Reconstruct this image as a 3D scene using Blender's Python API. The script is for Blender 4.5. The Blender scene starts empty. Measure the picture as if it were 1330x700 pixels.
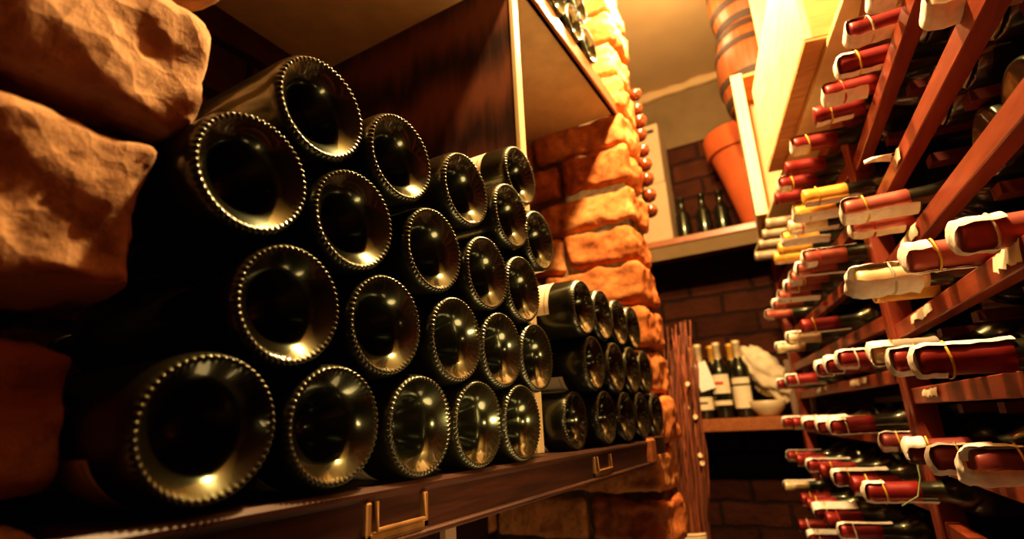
import bpy, bmesh, math, random
from mathutils import Vector, Matrix, noise
ZO = 1.05            # height of the lowest bottle row's axis above the floor
PI = math.pi
rnd = random.Random(7)
sc = bpy.context.scene
COL = sc.collection

# ------------------------------------------------------------------ helpers
def link(o):
    COL.objects.link(o); return o

def tag(o, label, cat, group=None, kind=None):
    o['label'] = label; o['category'] = cat
    if group: o['group'] = group
    if kind: o['kind'] = kind
    return o

def empty(name, loc=(0, 0, 0)):
    o = bpy.data.objects.new(name, None); o.empty_display_size = .05
    o.location = loc
    return link(o)

def obj(name, bm, mats, parent=None, smooth=False, local=False, recentre=True):
    """bm is in world coordinates (local=True: already in the parent's frame)."""
    off = Vector((0, 0, 0))
    if parent is not None and not local:
        off = Vector(parent.location)
    elif parent is None and not local and recentre:
        vs = [v.co for v in bm.verts]
        off = Vector(((min(v.x for v in vs) + max(v.x for v in vs)) / 2,
                      (min(v.y for v in vs) + max(v.y for v in vs)) / 2,
                      min(v.z for v in vs)))
    if off.length > 0:
        bmesh.ops.translate(bm, vec=-off, verts=bm.verts)
    me = bpy.data.meshes.new(name)
    bm.normal_update()
    bm.to_mesh(me); bm.free()
    if not isinstance(mats, (list, tuple)): mats = [mats]
    for m in mats: me.materials.append(m)
    if smooth:
        me.shade_smooth()
    o = bpy.data.objects.new(name, me)
    if parent is not None:
        o.parent = parent
    elif not local:
        o.location = off
    return link(o)

def struct(name, bm, m, label=None, **k):
    o = obj(name, bm, m, **k); o['kind'] = 'structure'
    if label: o['label'] = label
    return o

def box(bm, c, s, ax=None, bev=0.0, mi=0, seg=1):
    """box centred at c, size s; ax = three axis vectors."""
    r = bmesh.ops.create_cube(bm, size=1.0)
    vs = r['verts']
    for v in vs: v.co = Vector((v.co.x * s[0], v.co.y * s[1], v.co.z * s[2]))
    fs = set(f for v in vs for f in v.link_faces)
    if bev > 0:
        es = list(set(e for v in vs for e in v.link_edges))
        rb = bmesh.ops.bevel(bm, geom=es, offset=bev, segments=seg, affect='EDGES', profile=.6)
        fs = set(rb['faces']) | set(f for f in fs if f.is_valid)
        vs = list(set(v for f in fs for v in f.verts))
    M = Matrix.Identity(3)
    if ax is not None:
        M = Matrix((ax[0], ax[1], ax[2])).transposed()
    for v in vs: v.co = M @ v.co + Vector(c)
    for f in fs:
        if f.is_valid: f.material_index = mi
    return vs

def aabox(bm, x0, x1, y0, y1, z0, z1, bev=0.0, mi=0):
    return box(bm, ((x0+x1)/2, (y0+y1)/2, (z0+z1)/2), (abs(x1-x0), abs(y1-y0), abs(z1-z0)), None, bev, mi)

def lathe(bm, prof, n, axis='X', mi=0, fn=None, cap=False):
    """prof: list of (a, r) along the axis; r=0 closes to a point."""
    rings = []
    for (a, r) in prof:
        if r <= 1e-7:
            p = (a, 0, 0) if axis == 'X' else (0, 0, a)
            rings.append([bm.verts.new(p)])
        else:
            ring = []
            for i in range(n):
                t = 2*PI*i/n
                aa, rr = (a, r) if fn is None else fn(a, r, t)
                p = (aa, rr*math.cos(t), rr*math.sin(t)) if axis == 'X' else (rr*math.cos(t), rr*math.sin(t), aa)
                ring.append(bm.verts.new(p))
            rings.append(ring)
    out = []
    for A, B in zip(rings, rings[1:]):
        if len(A) == 1 and len(B) == 1: continue
        for i in range(n):
            j = (i+1) % n
            if len(A) == 1: f = bm.faces.new((A[0], B[i], B[j]))
            elif len(B) == 1: f = bm.faces.new((A[i], B[0], A[j]))
            else: f = bm.faces.new((A[i], B[i], B[j], A[j]))
            f.material_index = mi; out.append(f)
    return out

def tube(bm, pts, r, n=8, mi=0, caps=True):
    pts = [Vector(p) for p in pts]
    rs = r if isinstance(r, (list, tuple)) else [r]*len(pts)
    rings = []
    up = None
    for i, p in enumerate(pts):
        d = (pts[min(i+1, len(pts)-1)] - pts[max(i-1, 0)]).normalized()
        if up is None:
            up = Vector((0, 0, 1)) if abs(d.z) < .9 else Vector((1, 0, 0))
        u = d.cross(up).normalized(); w = u.cross(d).normalized(); up = w
        rings.append([bm.verts.new(p + (u*math.cos(2*PI*k/n) + w*math.sin(2*PI*k/n))*rs[i]) for k in range(n)])
    for A, B in zip(rings, rings[1:]):
        for k in range(n):
            f = bm.faces.new((A[k], A[(k+1) % n], B[(k+1) % n], B[k])); f.material_index = mi
    if caps:
        for R in (rings[0], rings[-1]):
            try:
                f = bm.faces.new(R); f.material_index = mi
            except ValueError: pass

def rock(bm, c, s, r, amp, freq, seed, n=(12, 8, 6), ax=None, mi=0, skip=()):
    """a rough weathered brick: rounded box whose skin is pushed about by noise."""
    h = Vector((s[0]/2, s[1]/2, s[2]/2)); c = Vector(c)
    M = Matrix.Identity(3) if ax is None else Matrix((ax[0], ax[1], ax[2])).transposed()
    vm = {}
    sv = Vector((seed*3.17, seed*1.31, seed*2.43))
    def put(p):
        k = (round(p.x, 6), round(p.y, 6), round(p.z, 6))
        if k in vm: return vm[k]
        q = Vector([max(-(h[i]-r), min(h[i]-r, p[i])) for i in range(3)])
        d = p - q
        dn = d.normalized() if d.length > 1e-9 else Vector((0, 0, 1))
        p2 = q + dn*r
        w = M @ p2 + c
        nz = noise.fractal(w*freq + sv, 1.0, 2.0, 5)
        nl = noise.noise(w*freq*.35 + sv*2)
        # corners worn away unevenly
        edge = sum(1 for i in range(3) if abs(abs(p[i]) - h[i]) < r)
        p2 = p2 + dn*(amp*nz + amp*.9*nl - (edge-1)*amp*.55*max(0, .4+noise.noise(w*freq*.5+sv)))
        v = bm.verts.new(M @ p2 + c); vm[k] = v
        return v
    for a in range(3):
        b, e = (a+1) % 3, (a+2) % 3
        for sg in (-1, 1):
            if (a, sg) in skip: continue
            for i in range(n[b]):
                for j in range(n[e]):
                    q = []
                    for (ii, jj) in ((i, j), (i+1, j), (i+1, j+1), (i, j+1)):
                        p = Vector((0, 0, 0)); p[a] = sg*h[a]
                        p[b] = -h[b] + 2*h[b]*ii/n[b]; p[e] = -h[e] + 2*h[e]*jj/n[e]
                        q.append(put(p))
                    if sg < 0: q.reverse()
                    try:
                        f = bm.faces.new(q); f.material_index = mi
                    except ValueError: pass

# ------------------------------------------------------------------ materials
def mat(name):
    m = bpy.data.materials.new(name); m.use_nodes = True
    nt = m.node_tree
    return m, nt, nt.nodes['Principled BSDF']

def N(nt, t, **k):
    n = nt.nodes.new(t)
    for a, v in k.items():
        if a.startswith('i_'): n.inputs[a[2:].replace('_', ' ')].default_value = v
        else: setattr(n, a, v)
    return n

def ramp(nt, src, stops):
    r = nt.nodes.new('ShaderNodeValToRGB')
    el = r.color_ramp.elements
    while len(el) < len(stops): el.new(.5)
    for e, (p, c) in zip(el, stops):
        e.position = p; e.color = (c[0], c[1], c[2], 1)
    nt.links.new(src, r.inputs[0])
    return r

def plain(name, c, rough=.6, metal=0.0, spec=.5, var=.12, scale=30, bump=0.0, coat=0.0):
    m, nt, b = mat(name)
    tc = N(nt, 'ShaderNodeTexCoord')
    nz = N(nt, 'ShaderNodeTexNoise', i_Scale=scale, i_Detail=4.0)
    nt.links.new(tc.outputs['Object'], nz.inputs['Vector'])
    lo = [x*(1-var) for x in c]; hi = [min(1, x*(1+var)) for x in c]
    r = ramp(nt, nz.outputs['Fac'], [(.3, lo), (.7, hi)])
    nt.links.new(r.outputs[0], b.inputs['Base Color'])
    b.inputs['Roughness'].default_value = rough; b.inputs['Metallic'].default_value = metal
    b.inputs['Specular IOR Level'].default_value = spec
    b.inputs['Coat Weight'].default_value = coat; b.inputs['Coat Roughness'].default_value = .08
    if bump:
        bp = N(nt, 'ShaderNodeBump', i_Strength=bump, i_Distance=.004)
        nt.links.new(nz.outputs['Fac'], bp.inputs['Height']); nt.links.new(bp.outputs[0], b.inputs['Normal'])
    return m

def wood(name, dark, light, axis='Y', scale=1.0, rough=.45, rings=False, coat=0.0, streak=14.0, bump=.15):
    m, nt, b = mat(name)
    tc = N(nt, 'ShaderNodeTexCoord'); mp = N(nt, 'ShaderNodeMapping')
    st = {'X': (.06, 1, 1), 'Y': (1, .06, 1), 'Z': (1, 1, .06)}[axis]
    mp.inputs['Scale'].default_value = [s*scale for s in st]
    nt.links.new(tc.outputs['Object'], mp.inputs['Vector'])
    nz = N(nt, 'ShaderNodeTexNoise', i_Scale=streak*6, i_Detail=6.0, i_Roughness=.65)
    nt.links.new(mp.outputs[0], nz.inputs['Vector'])
    src = nz.outputs['Fac']
    if rings:
        wv = N(nt, 'ShaderNodeTexWave', wave_type='RINGS', rings_direction='X', i_Scale=streak, i_Distortion=2.5, i_Detail=3.0)
        wv.inputs['Detail Scale'].default_value = 1.5
        m2 = N(nt, 'ShaderNodeMapping'); m2.inputs['Scale'].default_value = (1, 1, .22); m2.inputs['Location'].default_value = rings
        nt.links.new(tc.outputs['Object'], m2.inputs['Vector'])
        nt.links.new(m2.outputs[0], wv.inputs['Vector'])
        mx = N(nt, 'ShaderNodeMath', operation='MULTIPLY_ADD'); mx.inputs[1].default_value = .5
        nt.links.new(wv.outputs['Fac'], mx.inputs[0])
        h = N(nt, 'ShaderNodeMath', operation='MULTIPLY'); h.inputs[1].default_value = .55
        nt.links.new(nz.outputs['Fac'], h.inputs[0]); nt.links.new(h.outputs[0], mx.inputs[2])
        src = mx.outputs[0]
    r = ramp(nt, src, [(.25, dark), (.75, light)])
    nt.links.new(r.outputs[0], b.inputs['Base Color'])
    b.inputs['Roughness'].default_value = rough
    b.inputs['Coat Weight'].default_value = coat; b.inputs['Coat Roughness'].default_value = .25
    bp = N(nt, 'ShaderNodeBump', i_Strength=bump, i_Distance=.002)
    nt.links.new(src, bp.inputs['Height']); nt.links.new(bp.outputs[0], b.inputs['Normal'])
    return m

def brickmat(name, c1, c2, c3, pores=1.0):
    m, nt, b = mat(name)
    tc = N(nt, 'ShaderNodeTexCoord'); geo = N(nt, 'ShaderNodeNewGeometry')
    n1 = N(nt, 'ShaderNodeTexNoise', i_Scale=14.0, i_Detail=8.0, i_Roughness=.65)
    n2 = N(nt, 'ShaderNodeTexNoise', i_Scale=70.0, i_Detail=6.0, i_Roughness=.7)
    vo = N(nt, 'ShaderNodeTexVoronoi', i_Scale=55.0)
    for n in (n1, n2, vo): nt.links.new(tc.outputs['Object'], n.inputs['Vector'])
    ad = N(nt, 'ShaderNodeMath', operation='MULTIPLY_ADD'); ad.inputs[1].default_value = .5
    nt.links.new(geo.outputs['Random Per Island'], ad.inputs[0])
    sb = N(nt, 'ShaderNodeMath', operation='SUBTRACT'); sb.inputs[1].default_value = .25
    nt.links.new(n1.outputs['Fac'], sb.inputs[0]); nt.links.new(sb.outputs[0], ad.inputs[2])
    r = ramp(nt, ad.outputs[0], [(.1, c1), (.45, c2), (.85, c3)])
    pt = ramp(nt, n2.outputs['Fac'], [(.3, (.45, .42, .4)), (.5, (1, 1, 1))])
    mu = N(nt, 'ShaderNodeMix', data_type='RGBA', blend_type='MULTIPLY'); mu.inputs[0].default_value = .8
    nt.links.new(r.outputs[0], mu.inputs[6]); nt.links.new(pt.outputs[0], mu.inputs[7])
    nt.links.new(mu.outputs[2], b.inputs['Base Color'])
    b.inputs['Roughness'].default_value = .9; b.inputs['Specular IOR Level'].default_value = .2
    h = N(nt, 'ShaderNodeMath', operation='MULTIPLY_ADD'); h.inputs[1].default_value = .6
    nt.links.new(n2.outputs['Fac'], h.inputs[0]); nt.links.new(vo.outputs['Distance'], h.inputs[2])
    bp = N(nt, 'ShaderNodeBump', i_Strength=.55*pores, i_Distance=.004)
    nt.links.new(h.outputs[0], bp.inputs['Height']); nt.links.new(bp.outputs[0], b.inputs['Normal'])
    return m

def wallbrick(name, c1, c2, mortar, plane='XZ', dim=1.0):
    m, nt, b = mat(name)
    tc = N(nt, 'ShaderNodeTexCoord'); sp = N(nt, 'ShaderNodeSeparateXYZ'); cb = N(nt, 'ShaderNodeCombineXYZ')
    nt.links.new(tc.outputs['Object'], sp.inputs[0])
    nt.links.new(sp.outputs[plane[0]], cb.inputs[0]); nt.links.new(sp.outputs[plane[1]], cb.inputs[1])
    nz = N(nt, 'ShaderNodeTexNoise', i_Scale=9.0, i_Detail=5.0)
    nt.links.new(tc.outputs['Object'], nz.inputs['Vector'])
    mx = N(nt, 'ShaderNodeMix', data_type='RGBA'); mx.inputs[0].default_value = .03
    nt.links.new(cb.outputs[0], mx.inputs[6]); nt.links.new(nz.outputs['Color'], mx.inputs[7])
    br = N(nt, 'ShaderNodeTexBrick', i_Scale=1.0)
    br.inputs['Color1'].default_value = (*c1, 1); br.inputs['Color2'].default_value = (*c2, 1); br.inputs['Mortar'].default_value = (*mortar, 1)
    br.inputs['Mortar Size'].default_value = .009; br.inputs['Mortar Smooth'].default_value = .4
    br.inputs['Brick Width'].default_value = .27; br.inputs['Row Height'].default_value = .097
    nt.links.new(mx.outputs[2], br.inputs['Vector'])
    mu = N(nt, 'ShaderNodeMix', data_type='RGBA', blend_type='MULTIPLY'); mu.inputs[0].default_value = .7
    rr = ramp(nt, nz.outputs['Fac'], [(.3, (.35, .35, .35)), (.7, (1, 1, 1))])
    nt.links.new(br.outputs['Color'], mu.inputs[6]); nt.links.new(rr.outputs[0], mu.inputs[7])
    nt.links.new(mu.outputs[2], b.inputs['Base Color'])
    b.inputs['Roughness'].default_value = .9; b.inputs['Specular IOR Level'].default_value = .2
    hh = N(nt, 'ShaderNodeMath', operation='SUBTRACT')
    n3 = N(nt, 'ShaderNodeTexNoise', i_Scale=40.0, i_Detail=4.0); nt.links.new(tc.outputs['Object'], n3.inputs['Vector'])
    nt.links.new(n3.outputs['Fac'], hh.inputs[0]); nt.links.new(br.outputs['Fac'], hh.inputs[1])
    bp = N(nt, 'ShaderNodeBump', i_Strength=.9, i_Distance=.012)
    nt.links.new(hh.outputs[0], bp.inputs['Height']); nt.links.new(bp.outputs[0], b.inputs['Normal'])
    return m

def glassmat(name, c, rough, coat=1.0, crough=.04, spec=.6):
    m, nt, b = mat(name)
    tc = N(nt, 'ShaderNodeTexCoord')
    nz = N(nt, 'ShaderNodeTexNoise', i_Scale=45.0, i_Detail=3.0)
    nt.links.new(tc.outputs['Object'], nz.inputs['Vector'])
    r = ramp(nt, nz.outputs['Fac'], [(.35, [x*.75 for x in c]), (.7, [x*1.25 for x in c])])
    nt.links.new(r.outputs[0], b.inputs['Base Color'])
    b.inputs['Roughness'].default_value = rough
    b.inputs['Specular IOR Level'].default_value = spec
    b.inputs['Coat Weight'].default_value = coat; b.inputs['Coat Roughness'].default_value = crough
    b.inputs['Specular Tint'].default_value = (.88, 1, .72, 1); b.inputs['Coat Tint'].default_value = (.94, 1, .86, 1)
    bp = N(nt, 'ShaderNodeBump', i_Strength=.06, i_Distance=.002)
    nt.links.new(nz.outputs['Fac'], bp.inputs['Height']); nt.links.new(bp.outputs[0], b.inputs['Normal'])
    return m

M = {}
M['glass'] = glassmat('dark_bottle_glass', (.012, .010, .005), .30, .7, .07)
M['base'] = glassmat('bottle_base_glass', (.009, .0075, .0032), .22, 1.0, .04, 1.0)
M['paper'] = plain('cream_paper', (.80, .70, .50), .85, var=.06, scale=60, spec=.2)
M['tagpaper'] = plain('white_tag_paper', (.92, .88, .76), .75, var=.10, scale=120, spec=.3, bump=.1)
M['label'] = plain('bottle_label', (.78, .66, .44), .7, var=.05, scale=40, spec=.25)
M['ink'] = plain('label_ink', (.10, .05, .03), .7)
M['redink'] = plain('red_label_ink', (.5, .05, .03), .7)
M['mortar'] = plain('mortar', (.20, .14, .075), .95, var=.3, scale=50, spec=.1, bump=.6)
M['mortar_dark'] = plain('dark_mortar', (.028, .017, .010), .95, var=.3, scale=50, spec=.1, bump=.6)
M['brick'] = brickmat('pillar_brick', (.40, .11, .03), (.58, .22, .065), (.74, .36, .13))
M['brick_near'] = brickmat('near_pillar_brick', (.40, .22, .10), (.53, .32, .16), (.60, .38, .20), 1.6)
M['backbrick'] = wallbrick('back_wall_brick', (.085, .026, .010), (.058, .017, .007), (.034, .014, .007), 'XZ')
M['sidebrick'] = wallbrick('side_wall_brick', (.10, .03, .015), (.06, .02, .01), (.02, .01, .006), 'YZ')
M['plaster'] = plain('ceiling_plaster', (.46, .32, .16), .95, var=.05, scale=6, spec=.1, bump=.1)
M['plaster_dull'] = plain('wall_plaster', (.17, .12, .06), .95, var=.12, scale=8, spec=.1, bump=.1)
M['palepanel'] = plain('pale_shelf_panel', (.72, .57, .30), .9, var=.10, scale=22, spec=.1, bump=.15)
M['floor'] = plain('stone_floor', (.07, .05, .035), .9, var=.3, scale=6)
M['shelfwood'] = wood('dark_shelf_wood', (.010, .004, .002), (.075, .024, .010), 'Y', 1.0, .5, coat=.0, streak=20.0)
M['partwood'] = wood('walnut_panel', (.030, .009, .004), (.22, .075, .030), 'Z', 1.0, .5, rings=(0, .33, -.05), streak=16.0)
M['edgewood'] = wood('pale_edge_strip', (.55, .42, .20), (.80, .64, .34), 'Z', 1.0, .5)
M['railwood'] = wood('upper_rail_wood', (.22, .07, .022), (.40, .15, .05), 'Y', 1.0, .4, coat=.2)
M['rack'] = wood('red_rack_wood', (.17, .029, .011), (.38, .085, .031), 'Y', 1.0, .42, coat=.15)
M['rackpost'] = wood('red_post_wood', (.15, .026, .010), (.29, .060, .024), 'Z', 1.0, .45, coat=.1)
M['rackdark'] = wood('rack_slat_wood', (.10, .02, .01), (.2, .045, .02), 'X', 1.0, .5)
M['pine'] = wood('pine_board', (.66, .40, .18), (.88, .68, .42), 'Y', 1.0, .55, streak=10.0)
M['pinez'] = wood('pine_upright_board', (.62, .37, .16), (.86, .64, .38), 'Z', 1.0, .55, streak=10.0)
M['pinex'] = wood('pine_cross_board', (.44, .20, .06), (.66, .35, .12), 'X', 1.0, .55, streak=10.0)
M['oak'] = wood('barrel_oak', (.15, .042, .010), (.25, .080, .022), 'Z', 1.0, .5, coat=.1)
M['hoop'] = plain('barrel_hoop', (.035, .02, .012), .7)
M['terracotta'] = plain('terracotta', (.45, .10, .026), .75, var=.12, scale=10, spec=.25)
M['brass'] = plain('aged_brass', (.34, .19, .065), .45, metal=.6, var=.25, scale=60)
M['twig'] = wood('vine_twig', (.14, .035, .014), (.46, .14, .05), 'Z', 1.0, .7)
def vary(m, lo, hi):
    nt = m.node_tree; b = nt.nodes['Principled BSDF']
    src = b.inputs['Base Color'].links[0].from_socket
    oi = N(nt, 'ShaderNodeObjectInfo'); r = ramp(nt, oi.outputs['Random'], [(0, (lo,)*3), (1, (hi,)*3)])
    mu = N(nt, 'ShaderNodeMix', data_type='RGBA', blend_type='MULTIPLY'); mu.inputs[0].default_value = 1
    nt.links.new(src, mu.inputs[6]); nt.links.new(r.outputs[0], mu.inputs[7]); nt.links.new(mu.outputs[2], b.inputs['Base Color'])
vary(M['twig'], .25, 1.0)
M['cut'] = plain('twig_cut_end', (.72, .55, .32), .8)
M['amber'] = plain('amber_glaze', (.17, .036, .008), .18, var=.3, scale=30, coat=1.0)
M['whitebox'] = plain('white_box_card', (.50, .38, .22), .8, var=.04, scale=10, spec=.2)
M['black'] = plain('matt_black', (.012, .010, .008), .6)
M['sack'] = plain('crumpled_sack', (.66, .55, .36), .7, var=.22, scale=26, bump=.5)
M['bowl'] = plain('pale_ceramic', (.62, .50, .30), .4, var=.08, scale=10)
M['greybox'] = plain('brown_card', (.20, .13, .08), .8)
M['teal'] = plain('teal_plastic', (.02, .30, .28), .4)
CAP = {'red': (.22, .018, .013), 'gold': (.78, .42, .07), 'cream': (.78, .62, .36), 'brown': (.34, .085, .05),
       'grey': (.34, .27, .17), 'pink': (.42, .11, .075), 'maroon': (.19, .035, .025), 'white': (.74, .68, .52), 'black': (.006, .005, .004)}  # foil of the dim far necks: whitish, with shade put into the colour
for k, c in CAP.items():
    M['cap_'+k] = plain(k+'_foil_capsule', c, .42, metal=.2, var=.15, scale=50)
M['band_y'] = plain('yellow_rubber_band', (.75, .50, .08), .5)
M['band_r'] = plain('red_rubber_band', (.55, .07, .04), .5)
M['band_w'] = plain('white_rubber_band', (.75, .68, .5), .5)
M['string'] = plain('green_string', (.35, .45, .22), .7)
RACK = [
    ('far', 0, 0.3065, 0.8563, 0.46, 'red', 'over'),
    ('far', 0, 0.2869, 0.9536, 0.46, 'red', 'none'),
    ('far', 0, 0.2713, 1.031, 0.46, 'red', 'over'),
    ('far', 0, 0.2557, 1.1084, 0.46, 'red', 'none'),
    ('far', 0, 0.2204, 1.2834, 0.46, 'grey', 'none'),
    ('far', 0, 0.2029, 1.3702, 0.46, 'grey', 'none'),
    ('far', 0, 0.1848, 1.4602, 0.46, 'grey', 'none'),
    ('far', 0, 0.1603, 1.5817, 0.46, 'grey', 'none'),
    ('far', 1, 0.304, 0.8685, 0.362, 'gold', 'thin'),
    ('far', 1, 0.2873, 0.9513, 0.362, 'gold', 'under'),
    ('far', 1, 0.2717, 1.0287, 0.362, 'cream', 'thin'),
    ('far', 1, 0.2561, 1.1062, 0.362, 'gold', 'under'),
    ('far', 1, 0.2405, 1.1836, 0.362, 'gold', 'none'),
    ('far', 1, 0.2249, 1.2611, 0.362, 'gold', 'thin'),
    ('far', 2, 0.2873, 0.9514, 0.271, 'brown', 'over'),
    ('far', 2, 0.2717, 1.0288, 0.271, 'brown', 'under'),
    ('far', 2, 0.2561, 1.1063, 0.271, 'brown', 'over'),
    ('far', 2, 0.2405, 1.1837, 0.271, 'brown', 'over'),
    ('far', 2, 0.2184, 1.2934, 0.271, 'brown', 'under'),
    ('far', 2, 0.1979, 1.3953, 0.271, 'brown', 'under'),
    ('far', 2, 0.1642, 1.5624, 0.271, 'brown', 'over'),
    ('far', 3, 0.257, 1.1021, 0.165, 'red', 'thin'),
    ('far', 3, 0.2206, 1.2824, 0.165, 'cream', 'over'),
    ('far', 3, 0.1807, 1.4803, 0.165, 'cream', 'over'),
    ('far', 4, 0.3056, 0.8608, 0.072, 'red', 'over'),
    ('far', 4, 0.2873, 0.9515, 0.072, 'red', 'over'),
    ('far', 4, 0.2717, 1.0289, 0.072, 'red', 'over'),
    ('far', 4, 0.1939, 1.4148, 0.072, 'red', 'under'),
    ('far', 4, 0.1584, 1.5909, 0.072, 'red', 'over'),
    ('far', 5, 0.2739, 1.0179, -0.035, 'red', 'under'),
    ('far', 5, 0.2509, 1.1319, -0.035, 'red', 'over'),
    ('far', 5, 0.2201, 1.285, -0.035, 'red', 'over'),
    ('far', 5, 0.1871, 1.4486, -0.035, 'red', 'thin'),
    ('far', 5, 0.1549, 1.6083, -0.035, 'red', 'over'),
    ('far', 6, 0.304, 0.8685, -0.13, 'red', 'under'),
    ('far', 6, 0.2871, 0.9524, -0.13, 'red', 'thin'),
    ('far', 6, 0.2625, 1.0746, -0.13, 'red', 'over'),
    ('far', 6, 0.2355, 1.2087, -0.13, 'red', 'thin'),
    ('far', 6, 0.2095, 1.3373, -0.13, 'red', 'over'),
    ('far', 6, 0.177, 1.4987, -0.13, 'red', 'thin'),
    ('far', 6, 0.1475, 1.6449, -0.13, 'red', 'over'),
    ('far', 7, 0.2531, 1.1214, -0.232, 'red', 'over'),
    ('far', 7, 0.2279, 1.2463, -0.232, 'red', 'thin'),
    ('far', 7, 0.2034, 1.3678, -0.232, 'red', 'over'),
    ('far', 7, 0.1836, 1.4662, -0.232, 'red', 'thin'),
    ('far', 7, 0.168, 1.5436, -0.232, 'red', 'thin'),
    ('far', 7, 0.1087, 1.8377, -0.232, 'cream', 'over'),
    ('far', 8, 0.2692, 1.0413, -0.32, 'red', 'over'),
    ('far', 8, 0.2531, 1.1214, -0.32, 'red', 'over'),
    ('far', 8, 0.1712, 1.5276, -0.32, 'red', 'over'),
    ('far', 8, 0.1402, 1.6811, -0.32, 'red', 'thin'),
    ('slim', 0, 0.406, 0.491, 0.452, 'red', 'under'),
    ('slim', 0, 0.3847, 0.5484, 0.452, 'red', 'under'),
    ('slim', 0, 0.3746, 0.619, 0.452, 'red', 'under'),
    ('slim', 0, 0.3575, 0.6879, 0.452, 'red', 'under'),
    ('slim', 0, 0.341, 0.7457, 0.452, 'red', 'thin'),
    ('near', 1, 0.4205, 0.3704, 0.3367, 'white', 'under'),
    ('near', 2, 0.3521, 0.6889, 0.2395, 'pink', 'under'),
    ('near', 2, 0.3406, 0.6087, 0.2395, 'pink', 'under'),
    ('near', 3, 0.3335, 0.5747, 0.1395, 'cream', 'crumple'),
    ('near', 3, 0.3535, 0.6556, 0.1395, 'gold', 'none'),
    ('near', 3, 0.3747, 0.4875, 0.1395, 'pink', 'under'),
    ('near', 3, 0.4021, 0.4105, 0.1348, 'pink', 'over'),
    ('near', 4, 0.3393, 0.6808, 0.0624, 'cream', 'over'),
    ('near', 4, 0.3488, 0.5667, 0.043, 'red', 'over'),
    ('near', 4, 0.3577, 0.4605, 0.0344, 'red', 'over'),
    ('near', 5, 0.3449, 0.9684, -0.0625, 'maroon', 'over'),
    ('near', 5, 0.3588, 0.7441, -0.0625, 'maroon', 'under'),
    ('near', 5, 0.3658, 0.5899, -0.0625, 'maroon', 'over'),
    ('near', 5, 0.3867, 0.5124, -0.0625, 'maroon', 'crumple'),
]
NEAR_STACK = [
    [(0.0000, 0.0006, 0.0016), (0.0000, 0.0845, 0.0007), (0.0000, 0.1709, -0.0014), (0.0000, 0.2531, -0.0021), (0.0000, 0.3346, -0.0024)],
    [(0.0000, 0.0442, 0.0744), (0.0000, 0.1300, 0.0732), (0.0000, 0.2207, 0.0721), (0.0000, 0.2996, 0.0700), (0.0000, 0.3764, 0.0686)],
    [(0.0000, 0.0112, 0.1513), (0.0000, 0.0944, 0.1472), (0.0000, 0.1891, 0.1487), (0.0000, 0.2763, 0.1467), (0.0000, 0.3524, 0.1444)],
    [(0.0000, 0.0594, 0.2227), (0.0000, 0.1441, 0.2205), (0.0000, 0.2410, 0.2269), (0.0000, 0.3333, 0.2283), (0.0000, 0.4029, 0.2175)],
    [(-0.0100, 0.3797, 0.3010)],
]
FAR_STACK = [
    [(-0.0166, 0.5110, -0.0032), (-0.0046, 0.5960, -0.0009), (-0.0025, 0.6810, -0.0009), (-0.0027, 0.7650, 0.0006), (-0.0004, 0.8500, 0.0025)],
    [(0.0006, 0.5530, 0.0746), (0.0026, 0.6380, 0.0734), (0.0018, 0.7220, 0.0750), (-0.0004, 0.8060, 0.0762)],
    [(0.0082, 0.5110, 0.1474), (0.0046, 0.5960, 0.1497), (0.0013, 0.6800, 0.1498), (-0.0015, 0.7640, 0.1519)],
]
P = Vector((0.3937, 0.9299, 0.0))
CAM_LOC = (0.2791, -0.1698, ZO + -0.0042)
CAM_RIGHT = (0.863651, 0.501908, -0.046851)
CAM_UP = (0.179397, -0.219172, 0.959052)
CAM_FWD = (-0.471087, 0.836691, 0.279329)
dN = Vector((-.0835, .9965, 0)).normalized(); nN = Vector((dN.y, -dN.x, 0))
dF = Vector((-.1976, .9803, 0)).normalized(); nF = Vector((dF.y, -dF.x, 0))
UP = Vector((0, 0, 1))
def nearp(s, off, z): return P + dN*s + nN*off + UP*(ZO+z)
def farp(s, off, z): return P + dF*s + nF*off + UP*(ZO+z)

# ------------------------------------------------------------------ room shell
def shell():
    YB = 2.42; ZC = ZO+1.68; x0, x1, y0 = -.50, .95, -1.5
    bm = bmesh.new(); aabox(bm, x0-.1, x1+.1, y0-.1, YB+.1, -.1, 0); struct('floor', bm, M['floor'])
    bm = bmesh.new(); aabox(bm, x0-.1, x1+.1, y0-.1, YB+.1, ZC, ZC+.1); struct('ceiling', bm, M['plaster'])
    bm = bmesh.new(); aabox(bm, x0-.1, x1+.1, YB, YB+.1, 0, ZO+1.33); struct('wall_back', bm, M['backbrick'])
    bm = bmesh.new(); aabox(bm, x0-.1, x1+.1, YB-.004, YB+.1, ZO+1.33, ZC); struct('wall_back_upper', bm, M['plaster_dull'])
    bm = bmesh.new(); aabox(bm, x0-.1, x0, y0, YB, 0, ZC); struct('wall_left', bm, M['sidebrick'])
    bm = bmesh.new(); aabox(bm, x1, x1+.1, y0, YB, 0, ZC); struct('wall_right', bm, M['sidebrick'])
    bm = bmesh.new(); aabox(bm, x0-.1, x1+.1, y0-.1, y0, 0, ZC); struct('wall_front', bm, M['sidebrick'])
    # crumbled plaster edge where ceiling meets back wall
    bm = bmesh.new()
    rock(bm, (.2, YB-.012, ZC-.022), (1.5, .03, .05), .008, .008, 14, 3, n=(90, 4, 5))
    struct('trim_1', bm, M['plaster'], smooth=True)
shell()

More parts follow.
